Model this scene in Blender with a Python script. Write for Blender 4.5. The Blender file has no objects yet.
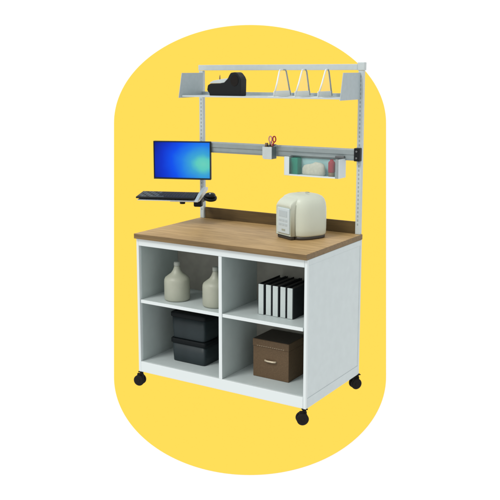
import bpy, bmesh, math, random
from mathutils import Vector, Matrix
random.seed(7)
C = bpy.context.scene.collection
R = math.radians
W, D = 1.2036, 0.7126          # cabinet width and depth, metres
FLOOR = -0.093                 # where the caster wheels touch

# ------------------------------------------------------------ materials
def mat(name, col, rough=.5, metal=0., spec=.5, noise=0., nscale=60., bump=0., alpha=1., trans=0., emis=None):
    m = bpy.data.materials.new(name); m.use_nodes = True
    nt = m.node_tree; b = nt.nodes['Principled BSDF']
    b.inputs['Base Color'].default_value = (*col, 1)
    b.inputs['Roughness'].default_value = rough
    b.inputs['Metallic'].default_value = metal
    b.inputs['Specular IOR Level'].default_value = spec
    b.inputs['Alpha'].default_value = alpha
    b.inputs['Transmission Weight'].default_value = trans
    if noise > 0 or bump > 0:
        tc = nt.nodes.new('ShaderNodeTexCoord')
        n = nt.nodes.new('ShaderNodeTexNoise'); n.inputs['Scale'].default_value = nscale
        n.inputs['Detail'].default_value = 6
        nt.links.new(tc.outputs['Object'], n.inputs['Vector'])
        if noise > 0:
            cr = nt.nodes.new('ShaderNodeValToRGB')
            cr.color_ramp.elements[0].position = .3; cr.color_ramp.elements[1].position = .7
            cr.color_ramp.elements[0].color = (*[c*(1-noise) for c in col], 1)
            cr.color_ramp.elements[1].color = (*[min(1, c*(1+noise)) for c in col], 1)
            nt.links.new(n.outputs['Fac'], cr.inputs['Fac']); nt.links.new(cr.outputs['Color'], b.inputs['Base Color'])
        if bump > 0:
            bp = nt.nodes.new('ShaderNodeBump'); bp.inputs['Strength'].default_value = bump
            bp.inputs['Distance'].default_value = .001
            nt.links.new(n.outputs['Fac'], bp.inputs['Height']); nt.links.new(bp.outputs['Normal'], b.inputs['Normal'])
    return m

def wood(name, a, b_, rough, scale=1.):
    m = bpy.data.materials.new(name); m.use_nodes = True
    nt = m.node_tree; L = nt.links; b = nt.nodes['Principled BSDF']
    tc = nt.nodes.new('ShaderNodeTexCoord'); mp = nt.nodes.new('ShaderNodeMapping')
    mp.inputs['Scale'].default_value = (1.1*scale, 16*scale, 16*scale)
    L.new(tc.outputs['Object'], mp.inputs['Vector'])
    n = nt.nodes.new('ShaderNodeTexNoise'); n.inputs['Scale'].default_value = 3.2; n.inputs['Detail'].default_value = 9
    n.inputs['Roughness'].default_value = .62; n.inputs['Distortion'].default_value = 1.1
    L.new(mp.outputs['Vector'], n.inputs['Vector'])
    n2 = nt.nodes.new('ShaderNodeTexNoise'); n2.inputs['Scale'].default_value = 1.3; n2.inputs['Detail'].default_value = 3
    L.new(tc.outputs['Object'], n2.inputs['Vector'])
    mx = nt.nodes.new('ShaderNodeMath'); mx.operation = 'MULTIPLY_ADD'; mx.inputs[1].default_value = .3
    L.new(n2.outputs['Fac'], mx.inputs[0]); 
    m7 = nt.nodes.new('ShaderNodeMath'); m7.operation = 'MULTIPLY'; m7.inputs[1].default_value = .7
    L.new(n.outputs['Fac'], m7.inputs[0]); L.new(m7.outputs[0], mx.inputs[2])
    cr = nt.nodes.new('ShaderNodeValToRGB')
    cr.color_ramp.elements[0].position = .34; cr.color_ramp.elements[1].position = .66
    cr.color_ramp.elements[0].color = (*a, 1); cr.color_ramp.elements[1].color = (*b_, 1)
    L.new(mx.outputs[0], cr.inputs['Fac']); L.new(cr.outputs['Color'], b.inputs['Base Color'])
    b.inputs['Roughness'].default_value = rough
    bp = nt.nodes.new('ShaderNodeBump'); bp.inputs['Strength'].default_value = .15; bp.inputs['Distance'].default_value = .001
    L.new(n.outputs['Fac'], bp.inputs['Height']); L.new(bp.outputs['Normal'], b.inputs['Normal'])
    return m

def screen_mat():
    m = bpy.data.materials.new('screen_glow'); m.use_nodes = True
    nt = m.node_tree; L = nt.links; b = nt.nodes['Principled BSDF']
    tc = nt.nodes.new('ShaderNodeTexCoord'); mp = nt.nodes.new('ShaderNodeMapping')
    # distance from a bright spot low on the right of the picture shown on the screen
    mp.inputs['Location'].default_value = (-.150*1.0, 0, .022*1.25)
    mp.inputs['Scale'].default_value = (1, 0, 1.25)
    L.new(tc.outputs['Object'], mp.inputs['Vector'])
    ln = nt.nodes.new('ShaderNodeVectorMath'); ln.operation = 'LENGTH'; L.new(mp.outputs['Vector'], ln.inputs[0])
    nz = nt.nodes.new('ShaderNodeTexNoise'); nz.inputs['Scale'].default_value = 9; nz.inputs['Detail'].default_value = 2
    L.new(tc.outputs['Object'], nz.inputs['Vector'])
    ad = nt.nodes.new('ShaderNodeMath'); ad.operation = 'MULTIPLY_ADD'; ad.inputs[1].default_value = .05
    L.new(nz.outputs['Fac'], ad.inputs[0]); L.new(ln.outputs['Value'], ad.inputs[2])
    mr = nt.nodes.new('ShaderNodeMapRange'); mr.inputs['From Min'].default_value = .025; mr.inputs['From Max'].default_value = .40
    L.new(ad.outputs[0], mr.inputs['Value'])
    cr = nt.nodes.new('ShaderNodeValToRGB'); e = cr.color_ramp.elements
    e[0].position = 0; e[0].color = (.17, .72, .56, 1)
    e[1].position = 1; e[1].color = (.0, .012, .30, 1)
    for p, c in ((.13, (.12, .68, .58)), (.24, (.045, .42, .75)), (.42, (.012, .22, .93)), (.60, (.0, .085, .95)), (.78, (.0, .035, .68))):
        k = e.new(p); k.color = (*c, 1)
    L.new(mr.outputs['Result'], cr.inputs['Fac'])
    b.inputs['Base Color'].default_value = (.005, .005, .008, 1)
    b.inputs['Roughness'].default_value = .5; b.inputs['Specular IOR Level'].default_value = .05
    L.new(cr.outputs['Color'], b.inputs['Emission Color']); b.inputs['Emission Strength'].default_value = .88
    return m

M = dict(
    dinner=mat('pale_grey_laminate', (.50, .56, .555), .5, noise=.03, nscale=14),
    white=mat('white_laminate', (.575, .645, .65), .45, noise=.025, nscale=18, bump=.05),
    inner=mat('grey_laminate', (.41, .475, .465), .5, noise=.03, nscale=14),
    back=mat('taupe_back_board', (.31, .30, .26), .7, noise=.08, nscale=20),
    rim=mat('white_edge_band', (.66, .715, .715), .4),
    frame=mat('grey_painted_steel', (.50, .56, .56), .38, noise=.03, nscale=30, bump=.05),
    bluegrey=mat('blue_grey_painted_steel', (.38, .45, .47), .45, noise=.04, nscale=40, bump=.08),
    beam=mat('brushed_grey_aluminium', (.27, .32, .325), .45, metal=.1, noise=.05, nscale=25),
    slot=mat('dark_slot', (.30, .34, .34), .8),
    top=wood('oak_laminate', (.25, .15, .048), (.58, .385, .172), .5),
    edge=wood('brown_edge_band', (.12, .073, .025), (.225, .14, .05), .55),
    splash=wood('dark_walnut_laminate', (.062, .036, .008), (.115, .070, .018), .75),
    black=mat('black_plastic', (.008, .010, .011), .5, spec=.18, bump=.1, nscale=300),
    rubber=mat('black_rubber', (.011, .009, .008), .7, spec=.15, noise=.1, nscale=80),
    key=mat('charcoal_key_plastic', (.012, .018, .021), .55, spec=.2),
    keyl=mat('grey_key_legend_plastic', (.05, .075, .088), .5, spec=.25),
    silver=mat('silver_metal', (.52, .57, .58), .4, metal=.3),
    bezel=mat('dark_blue_grey_plastic', (.018, .028, .034), .5, spec=.2),
    cupshade=mat('shaded_cup_steel', (.085, .12, .125), .5),
    tint=mat('pale_tinted_acrylic', (.62, .86, .86), .2, spec=.2, alpha=.05),
    steel=mat('dark_steel', (.16, .17, .17), .4, metal=.7),
    screen=screen_mat(),
    cooker=mat('cream_plastic', (.57, .61, .51), .38, spec=.35, noise=.02, nscale=8),
    panel=mat('pale_blue_panel_plastic', (.52, .60, .62), .4),
    panelm=mat('pale_grey_button', (.43, .50, .52), .45),
    darkbase=mat('dark_brown_base_plastic', (.035, .028, .02), .5),
    groove=mat('grey_green_groove', (.34, .36, .29), .6),
    jug=mat('translucent_cream_plastic', (.36, .375, .30), .45, noise=.05, nscale=14),
    jugcap=mat('grey_cap', (.32, .34, .30), .5),
    crate=mat('smoky_teal_plastic', (.018, .027, .030), .45, spec=.25, noise=.15, nscale=9),
    lid=mat('glossy_black_lid_plastic', (.005, .007, .008), .5, spec=.12),
    brown=mat('brown_leatherboard', (.115, .074, .040), .65, spec=.25, noise=.12, nscale=120, bump=.4),
    brownd=mat('dark_brown_leatherboard', (.030, .022, .014), .6, noise=.12, nscale=120, bump=.3),
    brass=mat('pale_brass', (.55, .47, .34), .35, metal=.3),
    spine=mat('light_grey_board', (.50, .56, .55), .55, noise=.03, nscale=40),
    cover=mat('black_board', (.012, .015, .018), .6, spec=.2, noise=.15, nscale=60),
    paper=mat('dark_paper_edges', (.04, .038, .032), .8, noise=.3, nscale=200),
    tealback=mat('pale_teal_plastic', (.36, .58, .58), .4, noise=.05, nscale=20),
    pale=mat('pale_blue_plastic', (.62, .70, .72), .4),
    green=mat('green_card', (.003, .20, .125), .5, spec=.2),
    greend=mat('dark_green_card', (.004, .09, .06), .5),
    red=mat('crimson_plastic', (.30, .008, .025), .5, spec=.2),
    ochre=mat('brown_plastic', (.16, .10, .04), .5),
    beige=mat('beige_tissue', (.50, .50, .41), .8, noise=.08, nscale=60),
    ochre2=mat('dull_tan_thread', (.32, .25, .17), .7),
    pink=mat('dusty_pink_plastic', (.50, .22, .20), .4),
    acrylic=mat('clear_acrylic', (.93, .95, .93), .15, spec=.3, alpha=.09),
    wire=mat('white_coated_wire', (.72, .76, .74), .35),
    greywire=mat('grey_wire', (.30, .33, .31), .4),
    backdrop=mat('white_paper_backdrop', (.97, .97, .97), 1., spec=0),
    yellow=mat('yellow_paint', (.985, .655, .0915), 1., spec=0),
)

# ------------------------------------------------------------ mesh helpers
def join(bm, tmp, mi=0, T=None):
    if T is not None: bmesh.ops.transform(tmp, matrix=T, verts=tmp.verts)
    vs = {v: bm.verts.new(v.co) for v in tmp.verts}
    for f in tmp.faces:
        try:
            g = bm.faces.new([vs[v] for v in f.verts]); g.material_index = mi; g.smooth = f.smooth
        except ValueError: pass
    tmp.free()

def box(bm, x0, x1, y0, y1, z0, z1, bev=.0015, mi=0, T=None, seg=2):
    t = bmesh.new(); bmesh.ops.create_cube(t, size=1)
    for v in t.verts:
        v.co = Vector(((x0+x1)/2 + v.co.x*(x1-x0), (y0+y1)/2 + v.co.y*(y1-y0), (z0+z1)/2 + v.co.z*(z1-z0)))
    if bev > 0:
        bmesh.ops.bevel(t, geom=t.edges[:], offset=bev, segments=seg, affect='EDGES', profile=.5)
    join(bm, t, mi, T)

def tube(bm, a, b, r, r2=None, n=16, mi=0, smooth=True, cap=True):
    a = Vector(a); b = Vector(b); d = b - a
    t = bmesh.new()
    bmesh.ops.create_cone(t, cap_ends=cap, segments=n, radius1=r, radius2=r if r2 is None else r2, depth=d.length)
    for f in t.faces:
        if len(f.verts) == 4: f.smooth = smooth
    T = Matrix.Translation((a+b)/2) @ d.to_track_quat('Z', 'Y').to_matrix().to_4x4()
    join(bm, t, mi, T)

def path(bm, pts, r, closed=False, n=10, mi=0):
    """round wire along points"""
    pts = [Vector(p) for p in pts]; k = len(pts); rings = []
    for i, p in enumerate(pts):
        if closed: d = (pts[(i+1) % k] - pts[i-1])
        else: d = pts[min(i+1, k-1)] - pts[max(i-1, 0)]
        q = d.normalized().to_track_quat('Z', 'Y')
        rings.append([bm.verts.new(p + q @ Vector((r*math.cos(2*math.pi*j/n), r*math.sin(2*math.pi*j/n), 0))) for j in range(n)])
    m = k if closed else k-1
    for i in range(m):
        A, B = rings[i], rings[(i+1) % k]
        # line rings up to avoid twist
        off = min(range(n), key=lambda s: (A[0].co - B[s].co).length)
        for j in range(n):
            try:
                f = bm.faces.new([A[j], A[(j+1) % n], B[(j+1+off) % n], B[(j+off) % n]]); f.smooth = True; f.material_index = mi
            except ValueError: pass
    if not closed:
        for g in (rings[0][::-1], rings[-1]):
            f = bm.faces.new(g); f.material_index = mi

def loft(bm, rings, cap0=True, cap1=True, mi=0, smooth=True):
    vr = [[bm.verts.new(p) for p in r] for r in rings]; n = len(vr[0])
    for a, b in zip(vr, vr[1:]):
        for j in range(n):
            f = bm.faces.new([a[j], a[(j+1) % n], b[(j+1) % n], b[j]]); f.smooth = smooth; f.material_index = mi
    if cap0: f = bm.faces.new(vr[0][::-1]); f.material_index = mi
    if cap1: f = bm.faces.new(vr[-1]); f.material_index = mi; f.smooth = smooth

def lathe(bm, prof, cx=0, cy=0, n=40, mi=0):
    loft(bm, [[(cx + r*math.cos(2*math.pi*j/n), cy + r*math.sin(2*math.pi*j/n), z) for j in range(n)] for r, z in prof], mi=mi)

def rr(hx, hy, z, e=4., n=64, cx=0, cy=0):
    """superellipse ring"""
    out = []
    for j in range(n):
        a = 2*math.pi*j/n; c, s = math.cos(a), math.sin(a)
        out.append((cx + hx*math.copysign(abs(c)**(2/e), c), cy + hy*math.copysign(abs(s)**(2/e), s), z))
    return out

def prism(bm, prof, y0, y1, bev=.003, mi=0, axis='y'):
    """profile in x-z pushed along y (or in y-z pushed along x)"""
    t = bmesh.new()
    f3 = (lambda u, w, d: (u, d, w)) if axis == 'y' else (lambda u, w, d: (d, u, w))
    a = [t.verts.new(f3(u, w, y0)) for u, w in prof]; b = [t.verts.new(f3(u, w, y1)) for u, w in prof]
    t.faces.new(a); t.faces.new(b[::-1]); k = len(prof)
    for i in range(k): t.faces.new([a[i], b[i], b[(i+1) % k], a[(i+1) % k]])
    bmesh.ops.recalc_face_normals(t, faces=t.faces)
    if bev > 0: bmesh.ops.bevel(t, geom=t.edges[:], offset=bev, segments=2, affect='EDGES', profile=.5)
    join(bm, t, mi)

OFF = {}
def tag(o, label=None, cat=None, group=None, kind=None):
    if label: o['label'] = label
    if cat: o['category'] = cat
    if group: o['group'] = group
    if kind: o['kind'] = kind
    return o

def thing(name, label, cat, loc=(0, 0, 0), rz=0., group=None, world=False):
    o = bpy.data.objects.new(name, None); C.objects.link(o)
    o.location = loc; o.rotation_euler = (0, 0, rz); o.empty_display_size = .05
    OFF[o] = Vector(loc) if world else Vector((0, 0, 0))
    return tag(o, label, cat, group)

def part(name, fn, mats, parent=None, label=None):
    bm = bmesh.new(); fn(bm)
    bmesh.ops.recalc_face_normals(bm, faces=bm.faces)
    me = bpy.data.meshes.new(name)
    off = OFF.get(parent, Vector((0, 0, 0)))
    if off.length: bmesh.ops.translate(bm, vec=-off, verts=bm.verts)
    bm.to_mesh(me); bm.free()
    for m in (mats if isinstance(mats, (list, tuple)) else [mats]): me.materials.append(M[m])
    o = bpy.data.objects.new(name, me); C.objects.link(o)
    if parent is not None: o.parent = parent; OFF[o] = off
    if label: o['label'] = label
    return o

def copy_tree(o, parent=None):
    c = o.copy(); C.objects.link(c); c.parent = parent
    for ch in list(o.children): copy_tree(ch, c)
    return c

# ------------------------------------------------------------ the workbench
wb = thing('mobile_workbench', 'white cubby workbench on casters with oak top and steel upright frame', 'workbench', (W/2, D/2, FLOOR), world=True)

def worktop(bm):
    box(bm, -.001, W+.001, -.015, D, .869, .9, .002)
wt = part('worktop', worktop, 'top', wb)
def edge(bm):
    box(bm, -.0035, W+.0035, -.0175, -.0152, .868, .8985, .0006)
    box(bm, W+.0012, W+.0035, -.0152, D-.002, .868, .8985, .0006)
    box(bm, -.0035, -.0012, -.0152, D-.002, .868, .8985, .0006)
part('edge_band', edge, 'edge', wt)
part('backsplash', lambda bm: box(bm, .0405, W-.0375, .699, .7135, .9005, .975, .002), 'splash', wb)

def side(xa, xb, xin, sgn):
    # xa outer face, frame of stiles and rails round a slightly recessed panel
    def fn(bm):
        o = xa; i = xa + sgn*.018
        lo, hi = min(o, i), max(o, i)
        box(bm, lo, hi, 0.0005, .020, .002, .8655, .002, 1)                 # front stile
        box(bm, lo, hi, D-.022, D, .002, .8655, .002)
        box(bm, lo, hi, .0205, D-.0225, .002, .060, .0015)
        box(bm, lo, hi, .0205, D-.0225, .832, .8655, .0015)
        p0, p1 = sorted((xa + sgn*.0025, xa + sgn*.018))
        box(bm, p0, p1, .0205, D-.0225, .0605, .8315, .0008)
    return fn
part('side_panel', side(0, 0, 0, 1), ['white', 'rim'], wb)
part('side_panel', side(W, 0, 0, -1), ['white', 'rim'], wb)
# lining boards that form the inside faces
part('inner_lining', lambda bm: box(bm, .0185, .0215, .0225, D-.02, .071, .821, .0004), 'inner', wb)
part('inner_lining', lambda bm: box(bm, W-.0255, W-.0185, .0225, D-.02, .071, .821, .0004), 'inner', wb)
part('bottom_panel', lambda bm: (box(bm, .0185, W-.0185, -.0005, .017, .003, .071, .0025, 1), box(bm, .0185, W-.0185, .0175, D-.004, .048, .0705, .0006)), ['dinner', 'rim'], wb)
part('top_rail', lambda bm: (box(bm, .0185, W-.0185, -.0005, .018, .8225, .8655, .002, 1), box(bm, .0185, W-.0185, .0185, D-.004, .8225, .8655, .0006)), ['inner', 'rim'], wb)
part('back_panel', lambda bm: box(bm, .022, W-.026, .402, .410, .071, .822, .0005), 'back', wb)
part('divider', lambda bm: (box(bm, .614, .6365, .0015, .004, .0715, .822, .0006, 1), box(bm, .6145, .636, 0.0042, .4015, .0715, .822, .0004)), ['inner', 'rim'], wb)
def shelf(x0, x1):
    return lambda bm: (box(bm, x0, x1, .006, .0085, .4545, .4755, .0006, 1), box(bm, x0, x1, .0087, .4015, .455, .475, .0004))
part('shelf', shelf(.0222, .6138), ['dinner', 'rim'], wb)
part('shelf', shelf(.637, W-.0262), ['dinner', 'rim'], wb)

# casters: swivel plate and fork, two wheels each
def caster(x, y, rz):
    z0 = FLOOR + .035
    T = Matrix.Translation((x, y, 0)) @ Matrix.Rotation(rz, 4, 'Z')
    def P(*a): return T @ Vector(a)
    def fork(bm):
        box(bm, -.017, .017, -.017, .017, -.004, .0015, .001, T=T)
        tube(bm, P(0, 0, -.004), P(0, 0, -.024), .011)
        box(bm, -.014, .030, -.0095, .0095, -.060, -.014, .007, T=T)
        tube(bm, P(.012, -.022, z0), P(.012, .022, z0), .006)
    c = part('caster', fork, 'rubber', wb)
    for s in (-1, 1):
        def wheel(bm, s=s):
            a, b = .0102*s, .024*s
            for (u, v, r1, r2) in ((a, a+.003*s, .031, .035), (a+.003*s, b-.004*s, .035, .035), (b-.004*s, b, .035, .027)):
                tube(bm, P(.012, u, z0), P(.012, v, z0), r1, r2, n=32)
        w = part('wheel', wheel, 'rubber', c)
        part('hub', lambda bm, s=s: tube(bm, P(.012, .024*s, z0), P(.012, .0255*s, z0), .011, .008, n=20), 'rubber', w)
caster(.009, .016, R(-165)); caster(W-.017, .017, R(-140)); caster(W-.010, D-.006, R(-128)); caster(.04, D-.04, R(30))

# uprights with slot rows, cross bar
def post(x0, x1, top):
    def fn(bm):
        box(bm, x0, x1, .686, .7135, .9005, top, .002)
        z = .955; xc = (x0+x1)/2
        while z < 1.875:
            box(bm, xc-.0035, xc+.0035, .6852, .6875, z, z+.013, 0, 1)
            z += .0256
    return fn
part('upright_post', post(.0075, .0375, 1.893), ['frame', 'slot'], wb)
part('upright_post', post(1.1675, 1.1995, 1.893), ['frame', 'slot'], wb)
part('cross_bar', lambda bm: (box(bm, .0035, W-.0425, .684, .7155, 1.8955, 1.931, .002)), 'frame', wb)
part('end_cap', lambda bm: box(bm, W-.042, W+.002, .682, .717, 1.8935, 1.941, .003), 'frame', wb)
def upshelf(bm):
    box(bm, .0385, W-.0255, .447, .679, 1.7325, 1.737, .0008)
    box(bm, .0385, W-.0255, .4435, .4465, 1.728, 1.7385, .0008, 1)
    box(bm, .0385, W-.0405, .6795, .684, 1.722, 1.757, .0008)
part('upper_shelf', upshelf, ['bluegrey', 'frame'], wb)
def endp(x0, x1):
    return lambda bm: prism(bm, [(.415, 1.722), (.6845, 1.722), (.6845, 1.880), (.452, 1.880)], x0, x1, .0008, 0, 'x')
part('shelf_end_panel', endp(.0342, .0380), 'bluegrey', wb)
part('shelf_end_panel', endp(W-.025, W-.0205), 'bluegrey', wb)

# accessory rail with a stepped profile
def rail(bm):
    prism(bm, [(.683, 1.426), (.664, 1.426), (.660, 1.418), (.660, 1.392), (.664, 1.386), (.664, 1.366), (.668, 1.354), (.683, 1.354)], .030, 1.1635, .001, 0, 'x')
part('accessory_rail', rail, 'beam', wb)
for xa in (.004, 1.1645):
    def clamp(bm, xa=xa):
        box(bm, xa, xa+.0385, .650, .6855, 1.352, 1.421 if xa < .5 else 1.432, .004)
        for z in (1.372, 1.412): tube(bm, (xa+.019, .650, z), (xa+.019, .645, z), .006, mi=1)
    part('rail_clamp', clamp, ['black', 'steel'], wb)

# ------------------------------------------------------------ monitor
A = R(21)
mo = thing('monitor', 'flat screen monitor with a glowing blue and teal picture on left upright', 'monitor', (-.060, .575, 1.1715), A)
w2, hh = .1985, .257
def mbody(bm):
    box(bm, -w2, w2, .004, .026, 0, hh, .004)
    prism(bm, [(-.12, .05), (.12, .05), (.10, .20), (-.10, .20)], .0265, .045, .006)
part('casing', mbody, 'black', mo)
def bezel(bm):
    b = .006
    box(bm, -w2, w2, -.002, .0038, 0, b+.003, .001); box(bm, -w2, w2, -.002, .0038, hh-b, hh, .001)
    box(bm, -w2, -w2+b, -.002, .0038, b+.0032, hh-b-.0002, .001); box(bm, w2-b, w2, -.002, .0038, b+.0032, hh-b-.0002, .001)
part('bezel', bezel, 'bezel', mo)
sc = part('screen', lambda bm: box(bm, -w2+.0082, w2-.0082, .0005, .0036, .0113, hh-.0083, 0), 'screen', mo)
# shift the screen mesh so its own origin is the picture centre
for v in sc.data.vertices: v.co.z -= hh/2
sc.location = (0, 0, hh/2)
def marm(bm):
    box(bm, -.05, .05, .0455, .052, .085, .165, .002)
    tube(bm, (0, .052, .125), (.03, .075, .125), .013)
    tube(bm, (.03, .075, .125), (.098, .086, .125), .012)
    tube(bm, (.03, .075, .105), (.03, .075, .145), .016)
part('support_arm', marm, 'silver', mo)

# ------------------------------------------------------------ keyboard tray
K = R(22)
kt = thing('keyboard_tray', 'slim silver keyboard tray on a bracket below the monitor', 'keyboard tray', (.000, .412, 1.070), K)
TT = Matrix.Rotation(R(5), 4, 'X')
def tray(bm):
    box(bm, -.232, .150, -.094, .092, .000, .004, .0015, T=TT)
    box(bm, -.02, .155, -.060, .040, -.012, -.0005, .002, T=TT)
part('tray_plate', tray, 'silver', kt)
def arm(bm):
    # flat bracket rising between keyboard and mouse pad towards the upright
    prism(bm, [(-.094, -.012), (-.03, -.014), (.215, .028), (.215, .048), (.17, .054), (.02, .030), (-.094, -.002)], .151, .174, .002, 0, 'x')
part('bracket_arm', arm, 'silver', kt)
part('knob', lambda bm: tube(bm, (.052, -.01, -.013), (.052, -.01, -.036), .020, .017, n=20), 'black', kt)
part('knob', lambda bm: tube(bm, (-.012, .01, -.013), (-.012, .01, -.024), .012, .010, n=14), 'ochre', kt)
def clampk(bm):
    box(bm, .118, .172, .02, .075, -.060, -.015, .008)
    box(bm, .128, .160, .0755, .23, -.045, -.024, .004)
part('post_clamp', clampk, 'black', kt)
def mp_(bm):
    T = Matrix.Translation((.228, .035, .002)) @ Matrix.Rotation(R(16), 4, 'X') @ Matrix.Rotation(R(8), 4, 'Y')
    t = bmesh.new(); lathe(t, [(.038, -.012), (.043, -.009), (.045, .0), (.043, .007), (.038, .009)], n=40); join(bm, t, 0, T)
part('mouse_platform', mp_, 'black', kt)

kb = thing('keyboard', 'black keyboard lying on the tray below the monitor', 'keyboard', (.000, .412, 1.0755), K)
def kbase(bm): prism(bm, [(-.090, -.001), (.084, -.001), (.084, .024), (-.090, .010)], -.242, .146, .003, 0, 'x')
part('keyboard_case', kbase, 'black', kb)
def keys(bm):
    T0 = Matrix.Translation((0, 0, .011)) @ Matrix.Rotation(math.atan2(.014, .174), 4, 'X')
    for r in range(6):
        y = -.078 + r*.0262; x = -.232; i = 0
        while x < .135:
            wk = .019
            if r == 0 and 4 <= i < 5: wk = .10
            if x + wk > .142: break
            box(bm, x, x+wk-.0025, y, y+.0225, .0015, .0075, .0015, mi=(1 if (x < -.11 and (i+r) % 3 != 0) else 0), T=T0, seg=1)
            x += wk + (.008 if abs(x-.035) < .009 else 0); i += 1
part('keys', keys, ['key', 'keyl'], kb)

ms = thing('computer_mouse', 'small black mouse on the round pad right of the keyboard', 'mouse', (.228*math.cos(K) - .035*math.sin(K) + .000, .412 + .228*math.sin(K) + .035*math.cos(K), 1.0780), K + R(10))
def mouse(bm):
    rings = []
    for i in range(9):
        t = i/8; z = .020*math.sin(t*math.pi/2); s = max(.05, math.cos(t*math.pi/2)**.55)
        rings.append([(x*s, y*s + .006*t, z + (.006 if i > 0 else .001)) for x, y, _ in rr(.036, .046, 0, 2.6, 32)])
    loft(bm, rings)
part('mouse_body', mouse, 'black', ms)
part('scroll_wheel', lambda bm: tube(bm, (-.005, -.022, .017), (.005, -.022, .017), .010, n=20), 'silver', ms)

# ------------------------------------------------------------ upper shelf contents
td = thing('tape_dispenser', 'chunky black desk dispenser with grey top plate on the upper shelf', 'dispenser', (.345, .505, 1.7375))
td.scale = (.84, .58, 1)
def tdb(bm):
    prism(bm, [(-.128, .0), (.150, .0), (.153, .10), (.143, .118), (.118, .142), (.100, .147), (.064, .143), (.050, .128), (.036, .106), (.004, .082), (-.030, .078), (-.118, .076), (-.143, .066), (-.150, .036), (-.140, .022), (-.130, .018)], -.06, .06, .006)
part('dispenser_body', tdb, 'black', td)
def tdt(bm):
    prism(bm, [(-.124, .0765), (-.028, .0785), (.004, .0825), (.034, .1045), (.030, .109), (-.020, .104), (-.096, .094), (-.126, .082)], -.054, .054, .002)
part('top_plate', tdt, 'frame', td)
part('pin', lambda bm: (tube(bm, (-.050, -.02, .098), (-.050, -.02, .118), .005), tube(bm, (-.050, -.02, .118), (-.048, -.02, .130), .0035, .002)), 'ochre', td)
part('tape_roll', lambda bm: (tube(bm, (.098, -.064, .095), (.098, -.0605, .095), .034, n=32)), 'rubber', td)

# wire frame shelf dividers
def sdiv(x, y0, y1, ya, yb_, label, first):
    o = thing('shelf_divider', label, 'shelf divider', (x, y0, 1.7378), 0, 'white A-shaped dividers on the upper shelf')
    d = y1 - y0; a = ya - y0; b = yb_ - y0; h = .160
    part('foot', lambda bm: (box(bm, -.045, .030, .004, d, 0, .0025, .0008), box(bm, -.0022, .0022, .002, d, .0027, .034, .0008)), 'wire', o)
    def w1(bm): path(bm, [(0, .004, .006), (0, .004+(a*.5), h*.5), (0, a-.004, h-.012), (0, a+.006, h), (0, (a+b)/2, h+.001)], .0048)
    def w2(bm): path(bm, [(0, d-.004, .006), (0, (d+b)/2, h*.5), (0, b+.004, h-.012), (0, b-.006, h), (0, (a+b)/2, h+.001)], .0048)
    part('front_wire', w1, 'wire', o); part('rear_wire', w2, 'greywire', o)
    part('clear_sheet', lambda bm: prism(bm, [(.008, .004), (d-.008, .004), (b-.004, h-.006), (a+.004, h-.006)], -.001, .001, 0, 0, 'x'), 'acrylic', o)
sdiv(.720, .452, .664, .522, .602, 'white wire A-shaped divider nearest the black dispenser', True)
sdiv(.865, .452, .646, .540, .596, 'white wire A-shaped divider, middle one of the three', False)
sdiv(1.018, .452, .640, .548, .590, 'white wire A-shaped divider nearest the right end panel', False)

# ------------------------------------------------------------ on the accessory rail
pc = thing('tool_cup', 'small square grey cup hooked on the middle rail', 'cup', (.590, .6275, 1.340))
def cup(bm):
    t = .003; a = .034; b = .0315; h = .078
    prism(bm, [(-a, .010), (-a+.010, 0), (a, 0), (a, h), (-a, h)], -b, -b+t, .0008)
    box(bm, -a, a, b-t, b, .002, h+.004, .0008)
    box(bm, -a, -a+t, -b+t, b-t, .011, h, .0006); box(bm, a-t, a, -b+t, b-t, .001, h, .0006, 1)  # right wall of the same grey cup, its shade painted in as darker colour
    box(bm, -a+t, a-t, -b+t, b-t, .009, .012, .0004)
part('cup_body', cup, ['frame', 'cupshade'], pc)
part('hook', lambda bm: box(bm, -.02, .02, .0315, .056, .0868, .0898, .0006), 'steel', pc)
sc_ = thing('scissors', 'scissors with dusty pink looped handles standing in the grey cup', 'scissors', (.612, .625, 1.354))
for s in (-1, 1):
    def hd(bm, s=s):
        cx = .013*s; cz = .112
        path(bm, [(cx + .011*math.cos(a), .002*s, cz + .018*math.sin(a)) for a in [i*2*math.pi/20 for i in range(20)]], .0038, True)
        path(bm, [(cx*.9, .002*s, cz-.018), (cx*.3, .002*s, cz-.034), (0, .002*s, cz-.046)], .004)
    part('handle', hd, 'pink' if s < 0 else 'red', sc_)
    part('blade', lambda bm, s=s: prism(bm, [(-.004*s, .0), (.001*s, .0), (.006*s, .066), (-.006*s, .066)], .001*s, .003*s, 0), 'steel', sc_)
for (x, y, h, tl, m, lab, nm) in ((.572, .612, .088, .05, 'ochre', 'short brown marker leaning in the front of the grey cup', 'marker_pen'),
                              (.566, .640, .086, -.04, 'black', 'black marker leaning at the left corner of the grey cup', 'marker_pen'),
                              (.590, .640, .094, .03, 'ochre', 'brown marker standing between the black marker and scissors', 'marker_pen')):
    o = thing(nm, lab, 'marker', (x, y, 1.353), 0, 'markers in the grey cup')
    part('barrel', lambda bm, h=h, tl=tl: tube(bm, (0, 0, 0), (tl*h*.7, 0, h*.7), .0075), 'beige', o)
    part('cap', lambda bm, h=h, tl=tl: tube(bm, (tl*h*.7, 0, h*.7), (tl*h, 0, h), .0092), m, o)

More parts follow.
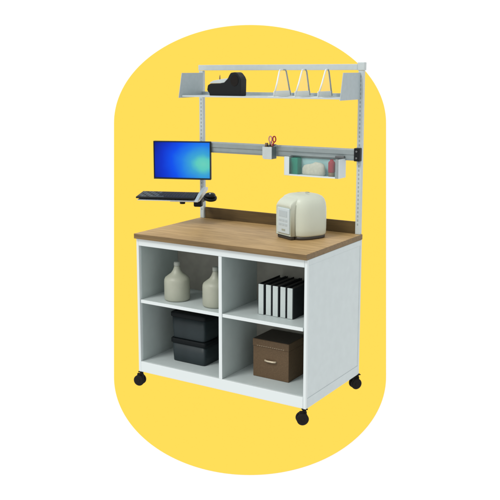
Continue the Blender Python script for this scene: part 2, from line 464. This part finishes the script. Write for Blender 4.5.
bt = thing('hanging_tray', 'pale open-front supply tray hanging under the middle rail', 'tray', (.722, .583, 1.248))
bw, bd, bh = .379, .096, .117
def tback(bm): box(bm, .0045, bw-.0045, bd-.004, bd, .0, bh-.002, .001)
part('back_plate', tback, 'tealback', bt)
part('end_plate', lambda bm: (box(bm, 0, .004, 0, bd, 0, bh, .0015), box(bm, .0043, .036, -.0005, .003, .001, bh, .0008)), 'pale', bt)
part('front_cover', lambda bm: box(bm, .0365, bw-.0245, -.0003, .0015, .0105, bh-.004, 0), 'tint', bt)
part('end_plate', lambda bm: (box(bm, bw-.004, bw, 0, bd, 0, bh, .0015), box(bm, bw-.024, bw-.0045, -.0005, .003, .001, bh, .0008, 1)), ['pale', 'beam'], bt)
part('bottom_plate', lambda bm: (box(bm, .0045, bw-.0045, .002, bd-.0045, .0, .0035, .0006), box(bm, .0365, bw-.025, .0, .0018, 0, .010, .0005)), 'pale', bt)
def hang(bm):
    box(bm, bw-.055, bw+.002, .060, .078, bh-.002+.003, bh+.016, .002)
part('hanger', hang, 'steel', bt)
part('mounting_strip', lambda bm: box(bm, .01, bw-.06, .070, .078, bh+.001, bh+.014, .002), 'beam', bt)
gb = thing('green_booklet', 'green booklet standing at the left end of the hanging tray', 'booklet', (.775, .620, 1.2520))
part('cover', lambda bm: box(bm, -.020, .024, -.004, .050, 0, .103, .0015), 'green', gb)
part('spine', lambda bm: box(bm, -.036, -.0205, -.004, .050, 0, .103, .0015), 'greend', gb)
ti = part('folded_cloth', lambda bm: loft(bm, [[(x*s, y*s, z + .010*math.sin(9*x) * (1 if z > .02 else 0)) for x, y, _ in rr(.078, .030, 0, 2.3, 40)] for s, z in ((.9, 0), (1, .012), (.98, .050), (.86, .066), (.6, .074), (.15, .078))]), 'beige')
ti.location = (.905, .632, 1.2525); tag(ti, 'beige folded cloth lying in the middle of the hanging tray', 'cloth')
rb = thing('red_bottle', 'crimson bottle with a brown base at the right end of the hanging tray', 'bottle', (1.041, .606, 1.2520))
part('bottle_body', lambda bm: lathe(bm, [(.0195, .030), (.0215, .034), (.0215, .088), (.018, .096), (.011, .100), (.011, .108)]), 'red', rb)
part('bottle_base', lambda bm: lathe(bm, [(.018, 0), (.020, .002), (.020, .0295)]), 'ochre', rb)

# ------------------------------------------------------------ rice cooker
RCZ = .962
rc = thing('rice_cooker', 'rounded cream rice cooker with pale control panel on the oak worktop', 'rice cooker', (.930, .453, .9005), R(-24))
rc.scale = (1, 1, RCZ)
HX, HY = .126, .122
def cbody(bm):
    prof = [(.955, .020), (.985, .030), (1., .06), (1.0, .16), (.993, .190), (.965, .220), (.91, .243), (.82, .259), (.66, .270), (.45, .275), (.2, .277), (.03, .2775)]
    loft(bm, [rr(HX*s, HY*s, z, 3.2 - (1.0*(1-s)), 72) for s, z in prof])
part('cooker_body', cbody, 'cooker', rc)
def cbase(bm):
    loft(bm, [rr(HX*.93, HY*.93, 0, 3.2, 64), rr(HX*.95, HY*.95, .004, 3.2, 64), rr(HX*.95, HY*.95, .0195, 3.2, 64)])
    box(bm, -.068, .068, -.142, -.112, .0005, .0212, .006)
part('base_ring', cbase, 'darkbase', rc)
# front control housing standing proud of the body, its crest running back over the lid
def chouse(bm):
    rings = []
    for y, top in ((-.142, .196), (-.147, .205), (-.148, .215), (-.142, .231), (-.122, .247), (-.092, .262), (-.050, .2725), (.0, .2775)):
        w = .072; k = 14; ring = []
        # inverted U section: straight flanks, rounded shoulders
        ins = .004 if y == -.142 else 0
        for j in range(k+1):
            a = math.pi*j/k; e = .38
            ring.append(((w-ins)*math.copysign(abs(math.cos(a))**e, math.cos(a)), y, top - .030 + .030*abs(math.sin(a))**e))
        ring = [(w-ins, y, .022)] + ring + [(-w+ins, y, .022)]
        rings.append(ring)
    loft(bm, rings)
hs = part('control_housing', chouse, 'cooker', rc)
part('control_panel', lambda bm: box(bm, -.060, .060, -.1505, -.1400, .034, .196, .006, seg=3), 'panel', hs)
part('display', lambda bm: box(bm, -.040, .040, -.1517, -.1507, .140, .178, .0004), 'panelm', hs)
for i in range(3):
    for j in range(2):
        part('button', lambda bm: box(bm, -.042+i*.030, -.018+i*.030, -.1517, -.1507, .084+j*.026, .098+j*.026, .0004), 'panelm', hs)
part('button', lambda bm: box(bm, -.012, .022, -.1517, -.1507, .052, .064, .0004), 'groove', hs)
part('steam_vent', lambda bm: lathe(bm, [(.013, .274), (.013, .2792), (.011, .2798)], 0, .03), 'groove', rc)
part('groove', lambda bm: path(bm, [(.0735, -.113, .022), (.0738, -.1145, .12), (.0735, -.113, .185), (.0735, -.108, .212), (.0735, -.098, .234), (.0735, -.080, .252), (.0735, -.055, .2635)], .0042, False, 8), 'groove', rc)

# ------------------------------------------------------------ jugs on the upper left shelf
def jug(x, y, label):
    o = thing('plastic_jug', label, 'jug', (x, y, .4757), 0, 'plastic jugs on the upper left shelf')
    r = .081
    part('jug_body', lambda bm: lathe(bm, [(r*.90, 0), (r*.97, .004), (r, .012), (r, .115), (r*.985, .130), (r*.92, .142), (r*.72, .155), (r*.47, .170), (r*.32, .188), (r*.235, .206), (r*.215, .216)]), 'jug', o)
    part('cap', lambda bm: (lathe(bm, [(.0175, .2165), (.019, .219), (.019, .238), (.016, .242)])), 'jugcap', o)
jug(.212, .135, 'cream plastic jug standing left on the upper shelf of the cabinet')
jug(.500, .140, 'cream plastic jug half hidden behind the centre divider')

# ------------------------------------------------------------ dark lidded crates
def crate(z, h, label):
    o = thing('storage_crate', label, 'crate', (.296, .262, z), 0, 'dark lidded crates in the lower left cubby')
    def body(bm):
        rings = []
        for s, zz in ((.93, 0), (.945, .004), (.985, h-.020)):
            rings.append(rr(.131*s, .137*s, zz, 14, 72))
        loft(bm, rings)
    part('crate_body', body, 'crate', o)
    def lid(bm):
        loft(bm, [rr(.133, .137, h-.0260, 14, 72), rr(.137, .141, h-.022, 14, 72), rr(.136, .141, h+.001, 14, 72), rr(.131, .136, h+.005, 14, 72), rr(.12, .125, h+.005, 14, 72), rr(.118, .123, h+.002, 14, 72)])
    part('crate_lid', lid, 'lid', o)
crate(.0712, .147, 'dark teal lidded crate at the bottom of the stack')
crate(.2245, .163, 'dark teal lidded crate on top of the stack')

# ------------------------------------------------------------ brown box
bb = thing('brown_storage_box', 'brown leatherboard box with pale handle in the lower right cubby', 'storage box', (.879, .272, .0712))
def bbx(bm):
    box(bm, -.1225, .1225, -.110, .110, 0, .190, .0025)
part('box_body', bbx, 'brown', bb)
part('box_lid', lambda bm: (box(bm, -.1245, .1245, -.1125, .1125, .1905, .235, .003), box(bm, -.1205, .1205, -.1085, .1085, .2352, .2370, .001, 1)), ['brown', 'brownd'], bb)
def stitch(bm):
    for i in range(13): box(bm, -.094+i*.0148, -.094+i*.0148+.0095, -.1145, -.1126, .1945, .198, .0005)
part('stitching', stitch, 'ochre2', bb)
part('handle', lambda bm: path(bm, [(-.038, -.110, .112), (-.034, -.118, .112), (-.016, -.122, .111), (.016, -.122, .111), (.034, -.118, .112), (.038, -.110, .112)], .0058), 'brass', bb)

# ------------------------------------------------------------ binders
words = ['leftmost of the five grey-spined binders in a row', 'second from the left of the five grey-spined binders', 'middle one of the five grey-spined binders',
         'fourth from the left of the five grey-spined binders', 'rightmost of the five grey-spined binders, its black side showing']
for i, x in enumerate((.815, .8635, .9115, .9600, 1.0080)):
    o = thing('binder', words[i], 'binder', (x+.022, .118 + (.0, .004, .001, .005, .002)[i], .4757), R((.5, -.4, .3, -.6, .4)[i]), 'grey-spined binders on the upper right shelf')
    def cov(bm):
        box(bm, -.0225, -.0195, .004, .262, 0, .183, .0006); box(bm, .0195, .0225, .004, .262, 0, .183, .0006)
        box(bm, -.0193, .0193, .006, .010, 0, .183, .0006)
    part('cover', cov, 'cover', o)
    part('spine', lambda bm: box(bm, -.0168, .0168, -.003, .0035, .001, .1835, .002), 'spine', o)
    part('pages', lambda bm: box(bm, -.018, .018, .012, .255, .004, .172+.002*(i % 3), .0006), 'paper', o)

# ------------------------------------------------------------ backdrop: a white board with a yellow capsule in relief, leaning square to the camera
CAM = Vector((3.429, -4.206, 1.897)); YAW, PIT, ROLL = -0.5770759, -0.1691859, -0.0028
FPX, SX, SY = 882.1457, -20.8976, -29.22386
fw = Vector((math.sin(YAW)*math.cos(PIT), math.cos(YAW)*math.cos(PIT), math.sin(PIT)))
rt = Vector((math.cos(YAW), -math.sin(YAW), 0)); up = rt.cross(fw)
r2 = rt*math.cos(ROLL) + up*math.sin(ROLL); u2 = -rt*math.sin(ROLL) + up*math.cos(ROLL)
DIST = 11.5
ctr = CAM + fw*DIST + r2*(-SX/FPX*DIST) + u2*(SY/FPX*DIST)
B = Matrix((r2, u2, -fw)).transposed().to_4x4(); B.translation = ctr      # board axes: right, up, towards the viewer
rad = 136/FPX*DIST; half = 225/FPX*DIST; rise = 98/FPX*DIST     # the ends are flattened half ellipses
def caps(bm):
    pts = []
    for k in range(97): a = math.pi*k/96; pts.append((rad*math.cos(a), half-rise + rise*math.sin(a)))
    for k in range(97): a = math.pi + math.pi*k/96; pts.append((rad*math.cos(a), -half+rise + rise*math.sin(a)))
    lo = [bm.verts.new((x, y, -.003)) for x, y in pts]; hi = [bm.verts.new((x, y, 0)) for x, y in pts]
    bm.faces.new(hi); bm.faces.new(lo[::-1]); n = len(pts)
    for i in range(n): bm.faces.new([lo[i], lo[(i+1) % n], hi[(i+1) % n], hi[i]])
yp = part('yellow_panel', caps, 'yellow'); yp.matrix_world = B
tag(yp, 'tall flat yellow capsule-shaped panel standing behind the workbench', 'panel')
bd_ = part('backdrop', lambda bm: box(bm, -14, 14, -9, 9, -.10, -.0032, 0), 'backdrop'); bd_.matrix_world = B
tag(bd_, kind='structure')

# ------------------------------------------------------------ light
wd = bpy.data.worlds.new('World'); bpy.context.scene.world = wd; wd.use_nodes = True
bg = wd.node_tree.nodes['Background']; bg.inputs['Color'].default_value = (1, 1, 1, 1); bg.inputs['Strength'].default_value = .88
sl = bpy.data.lights.new('sun', 'SUN'); sl.energy = 1.5; sl.angle = R(18); sl.color = (1, .985, .955)
so = bpy.data.objects.new('sun', sl); C.objects.link(so)
sd = Vector((-.22, -.62, .72)).normalized()
so.rotation_euler = sd.to_track_quat('Z', 'Y').to_euler()

# ------------------------------------------------------------ camera
cd = bpy.data.cameras.new('camera'); co = bpy.data.objects.new('camera', cd); C.objects.link(co)
cd.sensor_fit = 'HORIZONTAL'; cd.sensor_width = 36; cd.lens = FPX/500*36
cd.shift_x = -SX/500; cd.shift_y = SY/500
cd.clip_start = .05; cd.clip_end = 200
Mc = Matrix((r2, u2, -fw)).transposed().to_4x4(); Mc.translation = CAM
co.matrix_world = Mc
s = bpy.context.scene; s.camera = co
s.render.engine = 'CYCLES'; s.cycles.use_denoising = True
s.view_settings.view_transform = 'Standard'; s.view_settings.look = 'None'
s.view_settings.exposure = 0; s.view_settings.gamma = 1
